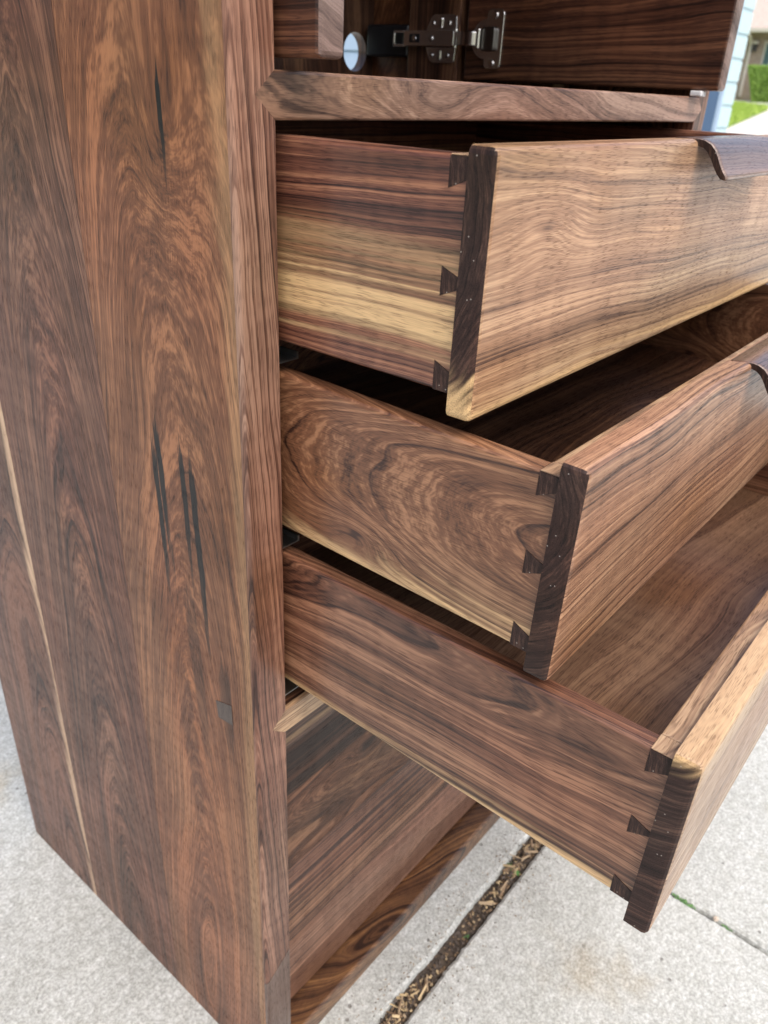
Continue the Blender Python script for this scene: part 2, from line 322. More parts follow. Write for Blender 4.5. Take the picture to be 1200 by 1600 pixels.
# lawn
LAWN = [(12.0, 4.13), (15.07, 4.77), (22.54, 6.32), (24.3, 6.85), (25.9, 8.4), (27.5, 11.5), (11.0, 9.9)]
bm = bmesh.new()
top = [bm.verts.new((x, y, slope_z(x) + 0.03)) for x, y in LAWN]; bot = [bm.verts.new((x, y, slope_z(x) - 0.03)) for x, y in LAWN]
bm.faces.new(top)
for i in range(len(LAWN)): bm.faces.new((bot[i], bot[(i + 1) % len(LAWN)], top[(i + 1) % len(LAWN)], top[i]))
tag(link('lawn', bm, M_TURF), kind='structure')
def inside(x, y):
    c = False; n = len(LAWN)
    for i in range(n):
        (x1, y1), (x2, y2) = LAWN[i], LAWN[(i + 1) % n]
        if (y1 > y) != (y2 > y) and x < (x2 - x1) * (y - y1) / (y2 - y1) + x1: c = not c
    return c
verts, faces = [], []
rg = random.Random(3)
while len(faces) < 26000:
    x, y = rg.uniform(13, 27), rg.uniform(4.2, 10)
    if not inside(x, y): continue
    z = slope_z(x) + 0.028; a = rg.uniform(0, 6.28); w = 0.012; h = rg.uniform(0.04, 0.075); k = len(verts)
    verts += [(x - w * math.cos(a), y - w * math.sin(a), z), (x + w * math.cos(a), y + w * math.sin(a), z), (x + rg.uniform(-.03, .03), y + rg.uniform(-.03, .03), z + h)]
    faces.append((k, k + 1, k + 2))
me = bpy.data.meshes.new('grass'); me.from_pydata(verts, [], faces)
m, b, p = newmat('grass_blade'); geo = m.node_tree.nodes.new('ShaderNodeNewGeometry')
b._in(p.inputs['Base Color'], b.mix(b.noise(geo.outputs['Position'], 5.0, 3), (0.30, 0.44, 0.06), (0.50, 0.66, 0.13))); p.inputs['Roughness'].default_value = 0.7
me.materials.append(m); M_BLADE = m
o = bpy.data.objects.new('grass', me); COL.objects.link(o); tag(o, 'bright green mown grass of the lawn beside the pale drive', 'grass', kind='stuff')
# ------------------------------------------------------------------ cabinet
cab = empty('cabinet', (W / 2, D / 2, 0)); tag(cab, 'tall walnut cabinet with three dovetailed drawers pulled out, on the concrete', 'cabinet')
mA = walnut('walnut_front_board', ORNG, coat=0.12, seed=1.3, u0=-0.006, v0=0.045, tv=-0.13, tu=0.03, freq=150, warp=0.012, ring=0.42, streak=0.62, kl=0.20, ku=-0.016, kr=0.02, ka=0.55, tone=0.03, b2u=-0.060, b2w=0.0065, b2a=0.22)
mB = walnut('walnut_middle_board', dict(light=(0.29, 0.147, 0.088), mid=(0.120, 0.053, 0.032), dark=(0.028, 0.011, 0.008)), coat=0.10, seed=4.1, u0=-0.010, v0=0.05, tv=-0.10, freq=300, warp=0.006, ring=0.7, streak=0.75, tone=0.05)
mC = walnut('walnut_rear_board', dict(light=(0.22, 0.112, 0.068), mid=(0.10, 0.046, 0.029), dark=(0.03, 0.013, 0.010), sap=(0.66, 0.46, 0.30)), coat=0.12, seed=8.6, u0=-0.03, v0=0.06, tv=-0.08, freq=220, warp=0.016, ring=0.9, streak=0.8, tone=-0.1, b1u=-0.0605, b1w=0.0060, b1a=0.95, b1s=0.004)
side_edges = lambda gx, gy, gz: False
def side_board(y0, y1, mat, x0, x1):
    return board('side_board', x0, x1, y0, y1, 0.0, H - 0.03, 'z', mat, cab, bev=0.0)
for x0, x1, mm in ((0, S, (mA, mB, mC)), (W - S, W, (mB, mC, mA))):
    side_board(EB, 0.129, mm[0], x0, x1)
    side_board(0.12925, 0.268, mm[1], x0, x1)
    bm = box_bm(x0, x1, 0.26825, D, 0, H - 0.03, 0.003, 3, sel=lambda a, b_, c: b_ > 0.05 and abs(c) < 0.1)
    link('side_board', bm, mm[2], cab, 'z')
# edging of the stiles with V notches for the divider and the shelf
mE = walnut('walnut_stile', dict(light=(0.33, 0.205, 0.145), mid=(0.165, 0.088, 0.060), dark=(0.045, 0.022, 0.016)), seed=2.2, u0=0.16, v0=0.12, tu=0.012, freq=420, warp=0.004, ring=1.1, streak=0.9, tone=0.0)
mE2 = walnut('walnut_stile_light', TAN, seed=5.2, u0=0.14, v0=0.03, tu=0.012, freq=420, warp=0.02, ring=1.0, streak=0.5, tone=0.12)
mFoot = walnut('walnut_foot_end_grain', dict(light=(0.17, 0.135, 0.115), mid=(0.115, 0.085, 0.07), dark=(0.05, 0.036, 0.03)), seed=3.9, freq=200, ring=0.4, streak=0.4)
vd = 0.0122
def edging(name, poly, mat, mirror, bevel):
    P_ = [((W - x) if mirror else x, z) for x, z in poly]
    if mirror: P_ = P_[::-1]
    bm = prism_bm(P_, 'y', 0.0, EB - 0.0001)
    if bevel:
        xo = W if mirror else 0.0
        es = [e for e in bm.edges if all(abs(v.co.x - xo) < 1e-6 and abs(v.co.y) < 1e-6 for v in e.verts)]
        bmesh.ops.bevel(bm, geom=es, offset=0.0029, segments=4, profile=0.5, affect='EDGES')
        xi = W - S if mirror else S
        es = [e for e in bm.edges if all(abs(v.co.x - xi) < 1e-6 and abs(v.co.y) < 1e-6 for v in e.verts)]
        bmesh.ops.bevel(bm, geom=es, offset=0.0008, segments=2, profile=0.5, affect='EDGES')
    return link(name, bm, mat, cab, 'z', gorigin=(S / 2, 0, 0.5))
for mir in (False, True):
    g_ = 0.00025
    edging('stile', [(0, H - 0.03), (0, 0.1385), (S, 0.1585), (S, zB - tA - g_), (S - vd + g_, zB - tA / 2), (S, zB + g_), (S, zA - tA - g_), (S - vd + g_, zA - tA / 2), (S, zA + g_), (S, H - 0.03)], mE, mir, True)
    edging('stile_foot', [(0, 0.0), (S, 0.0), (S, 0.1575), (0, 0.1375)], mFoot, mir, True)
mDiv = walnut('walnut_divider_edge', dict(light=(0.43, 0.29, 0.22), mid=(0.245, 0.148, 0.108), dark=(0.075, 0.042, 0.033)), seed=6.4, u0=0.03, v0=0.05, tv=0.10, freq=120, warp=0.03, ring=0.7, streak=0.9, tone=0.06)
mShelfShade = walnut('walnut_shelf_shaded', DARKW, seed=9.4, u0=0.03, v0=0.1, tone=0.1)  # board colour darkened to carry the shade inside the case
mShelfE = walnut('walnut_shelf_edge', TAN, seed=3.3, u0=0.06, v0=0.03, freq=300, tone=-0.02)
mIntShade = walnut('walnut_interior_shaded', dict(light=(0.10, 0.055, 0.035), mid=(0.045, 0.023, 0.016), dark=(0.015, 0.008, 0.006)), seed=7.7, u0=0.05, v0=0.08, tone=0.05)  # same walnut as outside, interior shade put into its near-black tones
def divider(zt, mat, matE):
    board('shelf', S + 0.0002, W - S - 0.0002, EB, D - 0.014, zt - tA, zt, 'x', mat, cab, bev=0.0)
    poly = [(S, zt - tA), (W - S, zt - tA), (W - S + vd, zt - tA / 2), (W - S, zt), (S, zt), (S - vd, zt - tA / 2)]
    bm = prism_bm(poly, 'y', 0.0, EB - 0.0001)
    es = [e for e in bm.edges if all(abs(v.co.y) < 1e-6 for v in e.verts) and abs(e.verts[0].co.x - e.verts[1].co.x) > 0.2]
    bmesh.ops.bevel(bm, geom=es, offset=0.0014, segments=3, profile=0.5, affect='EDGES')
    link('shelf_edging', bm, matE, cab, 'x')
divider(zA, mShelfShade, mDiv); divider(zB, mShelfShade, mShelfE)
# bottom board with dark figured front strip
mBot = walnut('walnut_bottom_strip', dict(light=(0.30, 0.165, 0.075), mid=(0.13, 0.066, 0.034), dark=(0.03, 0.015, 0.011)), seed=11.2, u0=0.0, v0=-0.05, tv=0.30, tu=0.12, freq=70, warp=0.05, ring=1.2, streak=1.0, tone=0.1)
board('bottom_board', S + 0.0002, W - S - 0.0002, 0.0004, 0.045, 0.0, hb, 'x', mBot, cab, bev=0.0022, seg=3, sel=lambda a, b_, c: b_ < 0 and c > 0 and abs(a) < 0.1)
board('bottom_board', S + 0.0002, W - S - 0.0002, 0.0452, D - 0.014, 0.004, hb, 'x', mShelfShade, cab, bev=0.0)
board('top_board', 0, W, 0.0, D, H - 0.0298, H, 'x', mShelfShade, cab, bev=0.003)
# through tenon key of the shelf on the side
bm = prism_bm([(0.0389, 0.4130), (0.0232, 0.4175), (0.0230, 0.4010), (0.0373, 0.3990)], 'x', -0.0003, 0.002)
mKey = walnut('walnut_key', dict(light=(0.10, 0.078, 0.064), mid=(0.066, 0.050, 0.042), dark=(0.03, 0.022, 0.02)), seed=1.9, ring=0.3, streak=0.3)
link('tenon_key', bm, mKey, cab, 'x')
# black mineral streaks of the front board: stains that follow the grain (board coordinates: L along z, U along y)
def add_streaks(mat, streaks):
    b = NB(mat.node_tree); nt = mat.node_tree; p = nt.nodes['Principled BSDF']
    at = nt.nodes.new('ShaderNodeAttribute'); at.attribute_name = 'gc'; L, U, V = b.sep(at.outputs['Vector'])
    fib = b.noise(b.vm('MULTIPLY', at.outputs['Vector'], (16.0, 900.0, 900.0)), 1.0, 2.0, 0.7)
    slow = b.noise(b.vm('MULTIPLY', at.outputs['Vector'], (45.0, 60.0, 60.0)), 1.0, 1.0)
    total = None
    for (y0, z0, y1, z1, w, amt) in streaks:
        l0, l1 = z0 - 0.545, z1 - 0.545; u0, u1 = y0 - 0.0661, y1 - 0.0661        # l0 top, l1 bottom
        t = b.m('DIVIDE', b.m('SUBTRACT', L, l0), l1 - l0)
        uc = b.m('ADD', b.m('ADD', u0, b.m('MULTIPLY', t, u1 - u0)), b.m('MULTIPLY', b.m('SUBTRACT', slow, 0.5), 0.003))
        env = b.m('MULTIPLY', b.smooth(b.m('ADD', t, b.m('MULTIPLY', b.m('SUBTRACT', fib, 0.5), 0.5)), 0.0, 0.14), b.smooth(b.m('ADD', t, b.m('MULTIPLY', b.m('SUBTRACT', fib, 0.5), 0.9)), 0.45, 1.0, 1.0, 0.0))
        d = b.m('DIVIDE', b.m('ABSOLUTE', b.m('SUBTRACT', U, uc)), b.m('MULTIPLY', w, b.m('ADD', 0.35, b.m('MULTIPLY', env, 0.65))))
        mk = b.m('MULTIPLY', b.m('MULTIPLY', b.smooth(d, 0.75, 1.10, 1.0, 0.0), b.m('POWER', env, 0.4)), amt)
        total = mk if total is None else b.m('MAXIMUM', total, mk)
    src = p.inputs['Base Color'].links[0].from_socket
    nt.links.new(b.mix(total, src, (0.006, 0.005, 0.005)), p.inputs['Base Color'])
add_streaks(mA, [(0.0822, 0.588, 0.0775, 0.455, 0.0027, 1.0), (0.0775, 0.602, 0.0722, 0.485, 0.0028, 1.0), (0.0562, 0.596, 0.0535, 0.490, 0.0025, 1.0), (0.0478, 0.585, 0.0420, 0.440, 0.0029, 1.0),
                 (0.0500, 0.778, 0.0488, 0.728, 0.0017, 1.0), (0.060, 0.50, 0.050, 0.30, 0.006, 0.45), (0.075, 0.43, 0.066, 0.25, 0.008, 0.35), (0.030, 0.45, 0.026, 0.36, 0.006, 0.55)])
# back panel of the upper compartment with the cable hole, plain back below
def back_with_hole(x0, x1, z0, z1, cx, cz, r):
    bm = bmesh.new(); n = 64; ring = {}
    for y in (D - 0.0138, D - 0.0018):
        A, B = [], []
        for k in range(n):
            a = 2 * math.pi * (k + 0.5) / n; c, s = math.cos(a), math.sin(a)
            A.append(bm.verts.new((cx + r * c, y, cz + r * s)))
            t = min(((x1 - cx) / c if c > 0 else (x0 - cx) / c), ((z1 - cz) / s if s > 0 else (z0 - cz) / s))
            B.append(bm.verts.new((cx + t * c, y, cz + t * s)))
        ring[y] = (A, B)
        for k in range(n): bm.faces.new((A[k], A[(k + 1) % n], B[(k + 1) % n], B[k]))
    (A1, B1), (A2, B2) = ring.values()
    for k in range(n):
        bm.faces.new((A1[k], A1[(k + 1) % n], A2[(k + 1) % n], A2[k])); bm.faces.new((B1[k], B1[(k + 1) % n], B2[(k + 1) % n], B2[k]))
    return link('back_panel', bm, walnut('walnut_back_shaded', DARKW, seed=12.0, u0=0.2, v0=0.05, freq=200, ring=0.8, tone=0.0), cab, 'z')  # compartment shade put into the panel's darker walnut
back_with_hole(S, W - S, zA + 0.0004, H - 0.03, 0.506, 0.8052, 0.0187)
board('back_panel', S, W - S, D - 0.0138, D - 0.0018, 0.0, zA - tA - 0.001, 'z', mIntShade, cab, bev=0.0)
# ------------------------------------------------------------------ drawers
PIN_MAT = walnut('walnut_pin_end', ENDG, True, seed=2.7, ring=0.5, streak=0.5, freq=300, tone=0.08)
xf0, xf1 = 0.0289, W - 0.0289
xb0, xb1 = 0.0323, W - 0.0323
ts = 0.0115
def drawer(e, ft, fb, bt, bb, tilt, pins, mf, mend, ms, mb, handle_mat, mtop):
    yf = -e; yb = yf + 0.0125; yi = yb + 0.0108; ybk = yf + 0.345
    piv = (W / 2, yf, (ft + fb) / 2)
    # body: floor, right side and back of the box
    bm = box_bm(xb0 + ts + 0.0001, xb1 - ts - 0.0001, yi + 0.0001, ybk - ts, bb + 0.010, bb + 0.0165)
    dr = link('drawer', bm, mb, cab, 'x', origin=piv)
    rnd = lambda a, b_, c: True
    board('drawer_front', xf0, xf1, yf, yb, fb, ft, 'x', mf, dr, bev=0.0031, seg=3, sel=lambda a, b_, c: (b_ < 0 and (abs(c) > 0.03 or abs(a) > 0.1)) or (c > 0.03 and b_ < 0.02 and abs(a) > 0.1), endmat=mend)
    top = lambda a, b_, c: c > 0.03
    # left side with sockets cut for the pins
    pins = [(a_, b_, c_ - (0.0014 if 0 < i_ else 0), d_ + (0.0014 if i_ < 2 else 0)) for i_, (a_, b_, c_, d_) in enumerate(pins)]
    poly = [(ybk, bb), (ybk, bt)]
    yo = yb + 0.0001
    front = []
    for k, (zt, zb, zt2, zb2) in enumerate(pins):       # outer narrow end (zt2, zb2) at yo, wide inner end (zt, zb) at yi
        last = k == len(pins) - 1
        if k == 0: front += [(yi, bt), (yi, zb), (yo, zb2)]
        elif last: front += [(yo, zt2), (yi, zt), (yi, bb)]
        else: front += [(yo, zt2), (yi, zt), (yi, zb), (yo, zb2)]
    for xa, xb_ in ((xb0, xb0 + ts), (xb1 - ts, xb1)):
        bm = prism_bm(poly + front, 'x', xa, xb_)
        es = [e_ for e_ in bm.edges if all(abs(v.co.z - bt) < 1e-6 for v in e_.verts) and abs(e_.verts[0].co.y - e_.verts[1].co.y) > 0.05]
        es += [e_ for e_ in bm.edges if all(abs(v.co.z - bb) < 1e-6 for v in e_.verts) and abs(e_.verts[0].co.y - e_.verts[1].co.y) > 0.05]
        bmesh.ops.bevel(bm, geom=es, offset=0.0024, segments=3, profile=0.5, affect='EDGES')
        link('drawer_side', bm, ms, dr, 'y')
        # pins: ends of the box front showing through the side
        for k, (zt, zb, zt2, zb2) in enumerate(pins):
            g_ = 0.00018
            a = [(yi - g_, (bt - 0.0006 if k == 0 else zt - g_)), (yi - g_, (bb + 0.0004 if k == len(pins) - 1 else zb + g_)), (yo, (bb + 0.0004 if k == len(pins) - 1 else zb2 + g_)), (yo, (bt - 0.0006 if k == 0 else zt2 - g_))]
            bm = prism_bm(a, 'x', xa - 0.0002 if xa < 0.2 else xa, xb_ if xa < 0.2 else xb_ + 0.0002)
            link('dovetail_pin', bm, PIN_MAT, dr, 'x')
    board('box_front', xb0 + ts + 0.0001, xb1 - ts - 0.0001, yb + 0.0001, yi, bb, bt, 'x', mtop, dr, bev=0.0012, seg=2, sel=lambda a, b_, c: c > 0.02 and b_ > 0)
    # strip of the box front that runs over the top pin to the outside
    bm = box_bm(xb0, xb0 + ts, yb + 0.0001, yi - 0.0001, bt - 0.00055, bt, 0.0003, 1); link('box_front_end', bm, mtop, dr, 'x', gorigin=(W / 2, yb, (bt + bb) / 2))
    board('box_back', xb0 + ts + 0.0001, xb1 - ts - 0.0001, ybk - ts + 0.0001, ybk, bb + 0.006, bt, 'x', ms, dr, bev=0.0012, sel=top)
    # handle: carved lip let into the top of the front
    hx0, hx1 = W / 2 - 0.0445, W / 2 + 0.0710
    outer = [(0.0110, 0.0004), (0.0, 0.0004), (-0.0040, -0.0001), (-0.0078, -0.0018), (-0.0108, -0.0046), (-0.0132, -0.0082), (-0.0152, -0.0118), (-0.0172, -0.0148), (-0.0190, -0.0168), (-0.0198, -0.0186)]
    inner = [(-0.0188, -0.0198), (-0.0168, -0.0194), (-0.0145, -0.0172), (-0.0120, -0.0138), (-0.0095, -0.0100), (-0.0068, -0.0066), (-0.0040, -0.0046), (0.0, -0.0036), (0.0110, -0.0036)]
    bm = bmesh.new(); prof = outer + inner; cols = []
    nx = 7; fr_ = [0, 0.012, 0.03, 0.5, 0.97, 0.988, 1]
    for t in fr_:
        x = hx0 + (hx1 - hx0) * t; r_ = 0.0
        sh = {0: 0.0007, 1: 0.0007}.get(t, 0.0)
        row = []
        for (py, pz) in prof:
            taper = 0.006 * max(0.0, min(1.0, (py - 0.0) / 0.011)) if py > 0 else 0.0
            xx = x - taper if t < 0.5 else x + taper
            row.append(bm.verts.new((xx, yf + py + (sh if py < 0 else 0), ft + pz - (sh * 0.6 if (py, pz) in outer else -sh * 0.6))))
        cols.append(row)
    n = len(prof)
    for a, c in zip(cols, cols[1:]):
        for i in range(n): bm.faces.new((a[i], a[(i + 1) % n], c[(i + 1) % n], c[i]))
    bm.faces.new(cols[0]); bm.faces.new(cols[-1][::-1])
    h = link('handle', bm, [handle_mat, PIN_MAT], dr, 'x', smooth=True)
    me = h.data
    for pl in me.polygons:
        if abs(pl.normal.x) > 0.7: pl.use_smooth = False; pl.material_index = 1
    dr.rotation_euler = (math.radians(tilt), 0, 0)
    return dr
mH = walnut('walnut_handle', dict(light=(0.25, 0.165, 0.13), mid=(0.14, 0.088, 0.068), dark=(0.055, 0.032, 0.026)), coat=0.95, pore=0.4, seed=4.7, u0=0.01, v0=0.05, tv=0.06, freq=300, ring=0.6, streak=0.6)
mEnd = walnut('walnut_front_end', ENDG, True, seed=6.1, u0=0.03, v0=0.09, freq=260, warp=0.006, ring=0.7, streak=0.5, tone=0.05, b1u=-0.056, b1w=0.0135, b1a=0.9)
mEnd2 = walnut('walnut_front_end_dark', ENDG, True, seed=7.3, u0=0.03, v0=0.03, freq=260, warp=0.006, ring=0.6, streak=0.5, tone=0.08)
mEnd3 = walnut('walnut_front_end_sap', ENDG, True, seed=8.3, u0=0.09, v0=0.01, freq=220, warp=0.006, ring=0.8, streak=0.6, tone=0.02, b1u=0.056, b1w=0.009, b1a=0.8, )
mF1 = walnut('walnut_drawer_front_pale', TAN, seed=3.6, u0=0.075, v0=0.06, tv=0.04, freq=300, warp=0.010, ring=0.6, streak=0.6, tone=0.0, fig=0.9, b1u=-0.060, b1w=0.011, b1a=0.85, b1s=0.01, kl=-0.205, ku=0.022, kr=0.016, ka=0.5)
mF2 = walnut('walnut_drawer_front_red', dict(light=(0.50, 0.32, 0.20), mid=(0.285, 0.165, 0.102), dark=(0.080, 0.042, 0.028)), seed=5.5, u0=0.09, v0=0.05, tv=0.02, tu=-0.03, freq=280, warp=0.016, ring=1.1, streak=0.8, tone=0.0)
mF3 = walnut('walnut_drawer_front_sap', dict(TAN, sap=(0.56, 0.40, 0.245)), seed=9.1, u0=-0.12, v0=0.05, freq=260, warp=0.015, ring=0.9, streak=0.5, tone=-0.08, b1u=0.050, b1w=0.013, b1a=0.85)
mS1 = walnut('walnut_box_side_cream', dict(light=(0.36, 0.18, 0.105), mid=(0.165, 0.07, 0.046), dark=(0.034, 0.014, 0.012)), seed=2.5, u0=0.16, v0=0.02, tu=0.01, freq=210, warp=0.012, ring=1.0, streak=1.3, tone=-0.02, b1u=-0.0145, b1w=0.0130, b1s=0.02, b1a=1.0, b2u=0.009, b2w=0.009, b2s=-0.01, b2a=0.38)
mS2 = walnut('walnut_box_side_figured', dict(light=(0.37, 0.215, 0.12), mid=(0.18, 0.092, 0.05), dark=(0.05, 0.024, 0.016)), seed=10.4, u0=0.006, v0=0.050, tv=-0.13, freq=200, warp=0.020, ring=0.9, streak=0.7, tone=0.0, b1u=-0.047, b1w=0.0115, b1a=0.95, b1s=0.012, kl=-0.055, ku=-0.028, kr=0.011, ka=0.8)
mS3 = walnut('walnut_box_side_straight', dict(light=(0.36, 0.195, 0.115), mid=(0.165, 0.078, 0.046), dark=(0.045, 0.020, 0.014)), seed=13.2, u0=0.045, v0=0.05, tv=0.05, freq=300, warp=0.007, ring=0.8, streak=1.2, tone=0.05, b1u=-0.0495, b1w=0.0055, b1a=0.9)
mT1 = walnut('walnut_box_rail', TAN, seed=1.7, u0=0.2, v0=0.03, freq=500, ring=0.8, streak=0.5, tone=0.0)
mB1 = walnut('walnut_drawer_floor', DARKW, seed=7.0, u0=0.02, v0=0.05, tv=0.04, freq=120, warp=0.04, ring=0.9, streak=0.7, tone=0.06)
mB3 = walnut('walnut_drawer_floor_figured', dict(light=(0.30, 0.19, 0.125), mid=(0.17, 0.098, 0.064), dark=(0.06, 0.033, 0.024)), seed=15.0, u0=0.0, v0=0.06, tv=0.05, freq=75, warp=0.03, ring=0.6, streak=0.35, tone=0.0)
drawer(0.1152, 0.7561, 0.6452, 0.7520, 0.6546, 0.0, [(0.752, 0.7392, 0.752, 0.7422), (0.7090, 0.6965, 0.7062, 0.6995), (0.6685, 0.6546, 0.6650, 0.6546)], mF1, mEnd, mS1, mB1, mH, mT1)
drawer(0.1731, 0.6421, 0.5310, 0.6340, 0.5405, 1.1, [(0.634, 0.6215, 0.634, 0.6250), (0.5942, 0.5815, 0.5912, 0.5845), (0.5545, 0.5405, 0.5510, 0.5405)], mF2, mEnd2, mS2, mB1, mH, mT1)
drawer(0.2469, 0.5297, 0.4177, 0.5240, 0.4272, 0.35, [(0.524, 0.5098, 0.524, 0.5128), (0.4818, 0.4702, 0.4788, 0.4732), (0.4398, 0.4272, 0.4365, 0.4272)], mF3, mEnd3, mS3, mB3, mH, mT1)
# runners under the drawers
for zz in (0.6500, 0.5365, 0.4230):
    for s in (0, 1):
        xa, xb_ = (S + 0.0003, 0.0450) if s == 0 else (W - 0.0450, W - S - 0.0003)
        bm = box_bm(xa, xb_, 0.006, 0.33, zz - 0.0070, zz - 0.0062); box_bm(xa, xa + 0.0012, 0.006, 0.33, zz - 0.0068, zz + 0.003, bm=bm)
        box_bm(xb_ - 0.0012, xb_, 0.006, 0.33, zz - 0.0068, zz - 0.003, bm=bm)
        link('drawer_runner', bm, M_RUN, cab)
# lower front, closed: glued planks
lo = empty('lower_front', (W / 2, 0.0225, 0.029)); lo.parent = cab; lo.location = Vector((W / 2, 0.0225, 0.029)) - WORLD[cab.name]
zs = [0.0290, 0.118, 0.212, 0.296, 0.345, 0.3885]
pm = [walnut('walnut_plank_a', dict(light=(0.37, 0.225, 0.150), mid=(0.20, 0.110, 0.073), dark=(0.07, 0.036, 0.026)), seed=21.0, u0=0.09, v0=0.05, tv=0.04, freq=260, warp=0.010, ring=1.2, streak=0.9, kl=-0.03, ku=0.0, kr=0.012, ka=0.6),
      walnut('walnut_plank_b', dict(light=(0.34, 0.19, 0.115), mid=(0.165, 0.083, 0.052), dark=(0.05, 0.023, 0.016)), seed=22.0, u0=0.14, v0=0.04, freq=190, warp=0.008, ring=1.3, streak=1.3, tone=0.08),
      walnut('walnut_plank_c', dict(light=(0.26, 0.145, 0.085), mid=(0.115, 0.058, 0.034), dark=(0.03, 0.014, 0.010)), coat=0.1, seed=23.0, u0=0.0, v0=0.045, tv=0.05, freq=130, warp=0.04, ring=0.9, streak=0.7, kl=-0.14, ku=0.025, kr=0.013, ka=0.9),
      walnut('walnut_plank_d', dict(light=(0.17, 0.088, 0.05), mid=(0.07, 0.033, 0.02), dark=(0.02, 0.009, 0.007)), coat=0.1, seed=24.0, u0=0.07, v0=0.03, ring=0.8, tone=0.25),
      walnut('walnut_plank_e', DARKW, seed=25.0, u0=0.07, v0=0.03, ring=0.8, tone=0.0, b1u=-0.014, b1w=0.003, b1a=0.3)]
for k in range(5):
    first, lastp = k == 0, k == 4
    fn = (lambda a, b_, c, f=first, l=lastp: b_ < 0 and ((f and c < -0.01) or (l and c > 0.01) or abs(a) > 0.1))
    board('plank', 0.0289, W - 0.0289, 0.0225, 0.0385, zs[k] + (0.0001 if k else 0), zs[k + 1], 'x', pm[k], lo, bev=0.004, seg=4, sel=fn)
# ------------------------------------------------------------------ pocket doors of the upper compartment
mDoorShade = walnut('walnut_door_shaded', dict(light=(0.19, 0.095, 0.055), mid=(0.082, 0.038, 0.024), dark=(0.024, 0.011, 0.008)), seed=17.0, u0=-0.04, v0=0.06, tv=0.05, freq=190, warp=0.015, ring=1.0, streak=1.1, tone=0.02)  # door colour lowered, the upper compartment's shade painted into it
mDESheen = walnut('walnut_door_edge_sheen', dict(light=(0.27, 0.205, 0.18), mid=(0.17, 0.125, 0.108), dark=(0.08, 0.055, 0.048)), seed=18.0, u0=0.05, freq=220, ring=0.5, pore=0.15)  # sky sheen on the edge put into the greyish colour
for x0, x1 in ((0.0298, 0.0459), (0.5158, 0.5319)):
    board('door', x0, x1, -0.0231, 0.241, 0.7829, H - 0.035, 'y', mDoorShade, cab, bev=0.0028, seg=3, endmat=mDESheen)
mFol = walnut('walnut_follower', DARKW, seed=19.0, u0=0.1, v0=0.05, tone=0.0)
board('door_follower', 0.5156, 0.5300, 0.249, 0.314, 0.7795, H - 0.04, 'z', mFol, cab)
board('door_follower', 0.0320, 0.0459, 0.249, 0.314, 0.7795, H - 0.04, 'z', mFol, cab)
bm = box_bm(0.5150, 0.5330, 0.3142, 0.372, 0.802, 0.832, 0.003, 3); link('slide_carrier', bm, M_BLACK, cab)
bm = box_bm(0.512, 0.524, -0.010, 0.000, zA + 0.0003, zA + 0.0045, 0.001, 2); link('door_glide', bm, plain('clear_plastic', (0.75, 0.76, 0.78), 0.2), cab)
# hinge (on the inner face of the right-hand door, plane x = 0.5158, facing -x)
XH = 0.5156
def rplate(y0, y1, z0, z1, x0, x1, r=0.003, bm=None):
    return box_bm(x0, x1, y0, y1, z0, z1, r, 3, sel=lambda a, b_, c: abs(a) < 1e-5, bm=bm)
def cyl_bm(y, z, r, x0, x1, n=24, bm=None):
    return prism_bm([(y + r * math.cos(2 * math.pi * k / n), z + r * math.sin(2 * math.pi * k / n)) for k in range(n)], 'x', x0, x1, bm)
wing = []
for s in (1, -1):
    zc = 0.8188
    wing.append([(0.2890, zc + s * 0.0072), (0.2830, zc + s * 0.0190), (0.2790, zc + s * 0.0215), (0.2540, zc + s * 0.0215), (0.2515, zc + s * 0.0195), (0.2508, zc + s * 0.0072)])
bm = prism_bm(wing[0], 'x', XH - 0.0022, XH - 0.0001); prism_bm(wing[1], 'x', XH - 0.0022, XH - 0.0001, bm)
rplate(0.2495, 0.3125, 0.8125, 0.8252, XH - 0.0035, XH - 0.0001, 0.002, bm)
hinge = link('hinge', bm, M_STEEL, cab)
bm = rplate(0.2480, 0.3120, 0.8118, 0.8258, XH - 0.0105, XH - 0.0037, 0.0015); link('hinge_arm', bm, M_STEEL, hinge)
bm = box_bm(XH - 0.0090, XH - 0.0040, 0.3122, 0.3270, 0.8235, 0.8260); box_bm(XH - 0.0090, XH - 0.0040, 0.3122, 0.3270, 0.8110, 0.8135, bm=bm); box_bm(XH - 0.0090, XH - 0.0040, 0.3250, 0.3275, 0.8136, 0.8234, bm=bm)
link('hinge_clip', bm, M_STEEL, hinge)
bm = prism_bm([(XH - 0.0062 - 0.0085 * math.sin(math.pi * k / 16), 0.23415 - 0.01365 * math.cos(math.pi * k / 16)) for k in range(17)], 'z', 0.8126, 0.8250); link('hinge_link', bm, M_SCREW, hinge, smooth=False)
for yy in (0.2463, 0.2190):
    bm = bmesh.new()
    bmesh.ops.create_cone(bm, cap_ends=True, segments=16, radius1=0.0018, radius2=0.0018, depth=0.0172, matrix=Matrix.Translation((XH - 0.0090, yy, 0.8188)))
    link('hinge_pivot', bm, M_STEEL, hinge, smooth=False)
bm = rplate(0.1962, 0.2155, 0.7932, 0.8443, XH - 0.0016, XH - 0.0001, 0.0045); link('hinge_cup_plate', bm, M_STEEL, hinge)
bm = cyl_bm(0.2150, 0.8188, 0.0172, XH - 0.0012, XH - 0.0001, 40); link('hinge_cup', bm, M_STEEL, hinge)
bm = rplate(0.2030, 0.2185, 0.8085, 0.8295, XH - 0.0060, XH - 0.0018, 0.003); link('hinge_cup_bridge', bm, plain('dark_steel', (0.22, 0.21, 0.20), 0.3, 1.0), hinge)
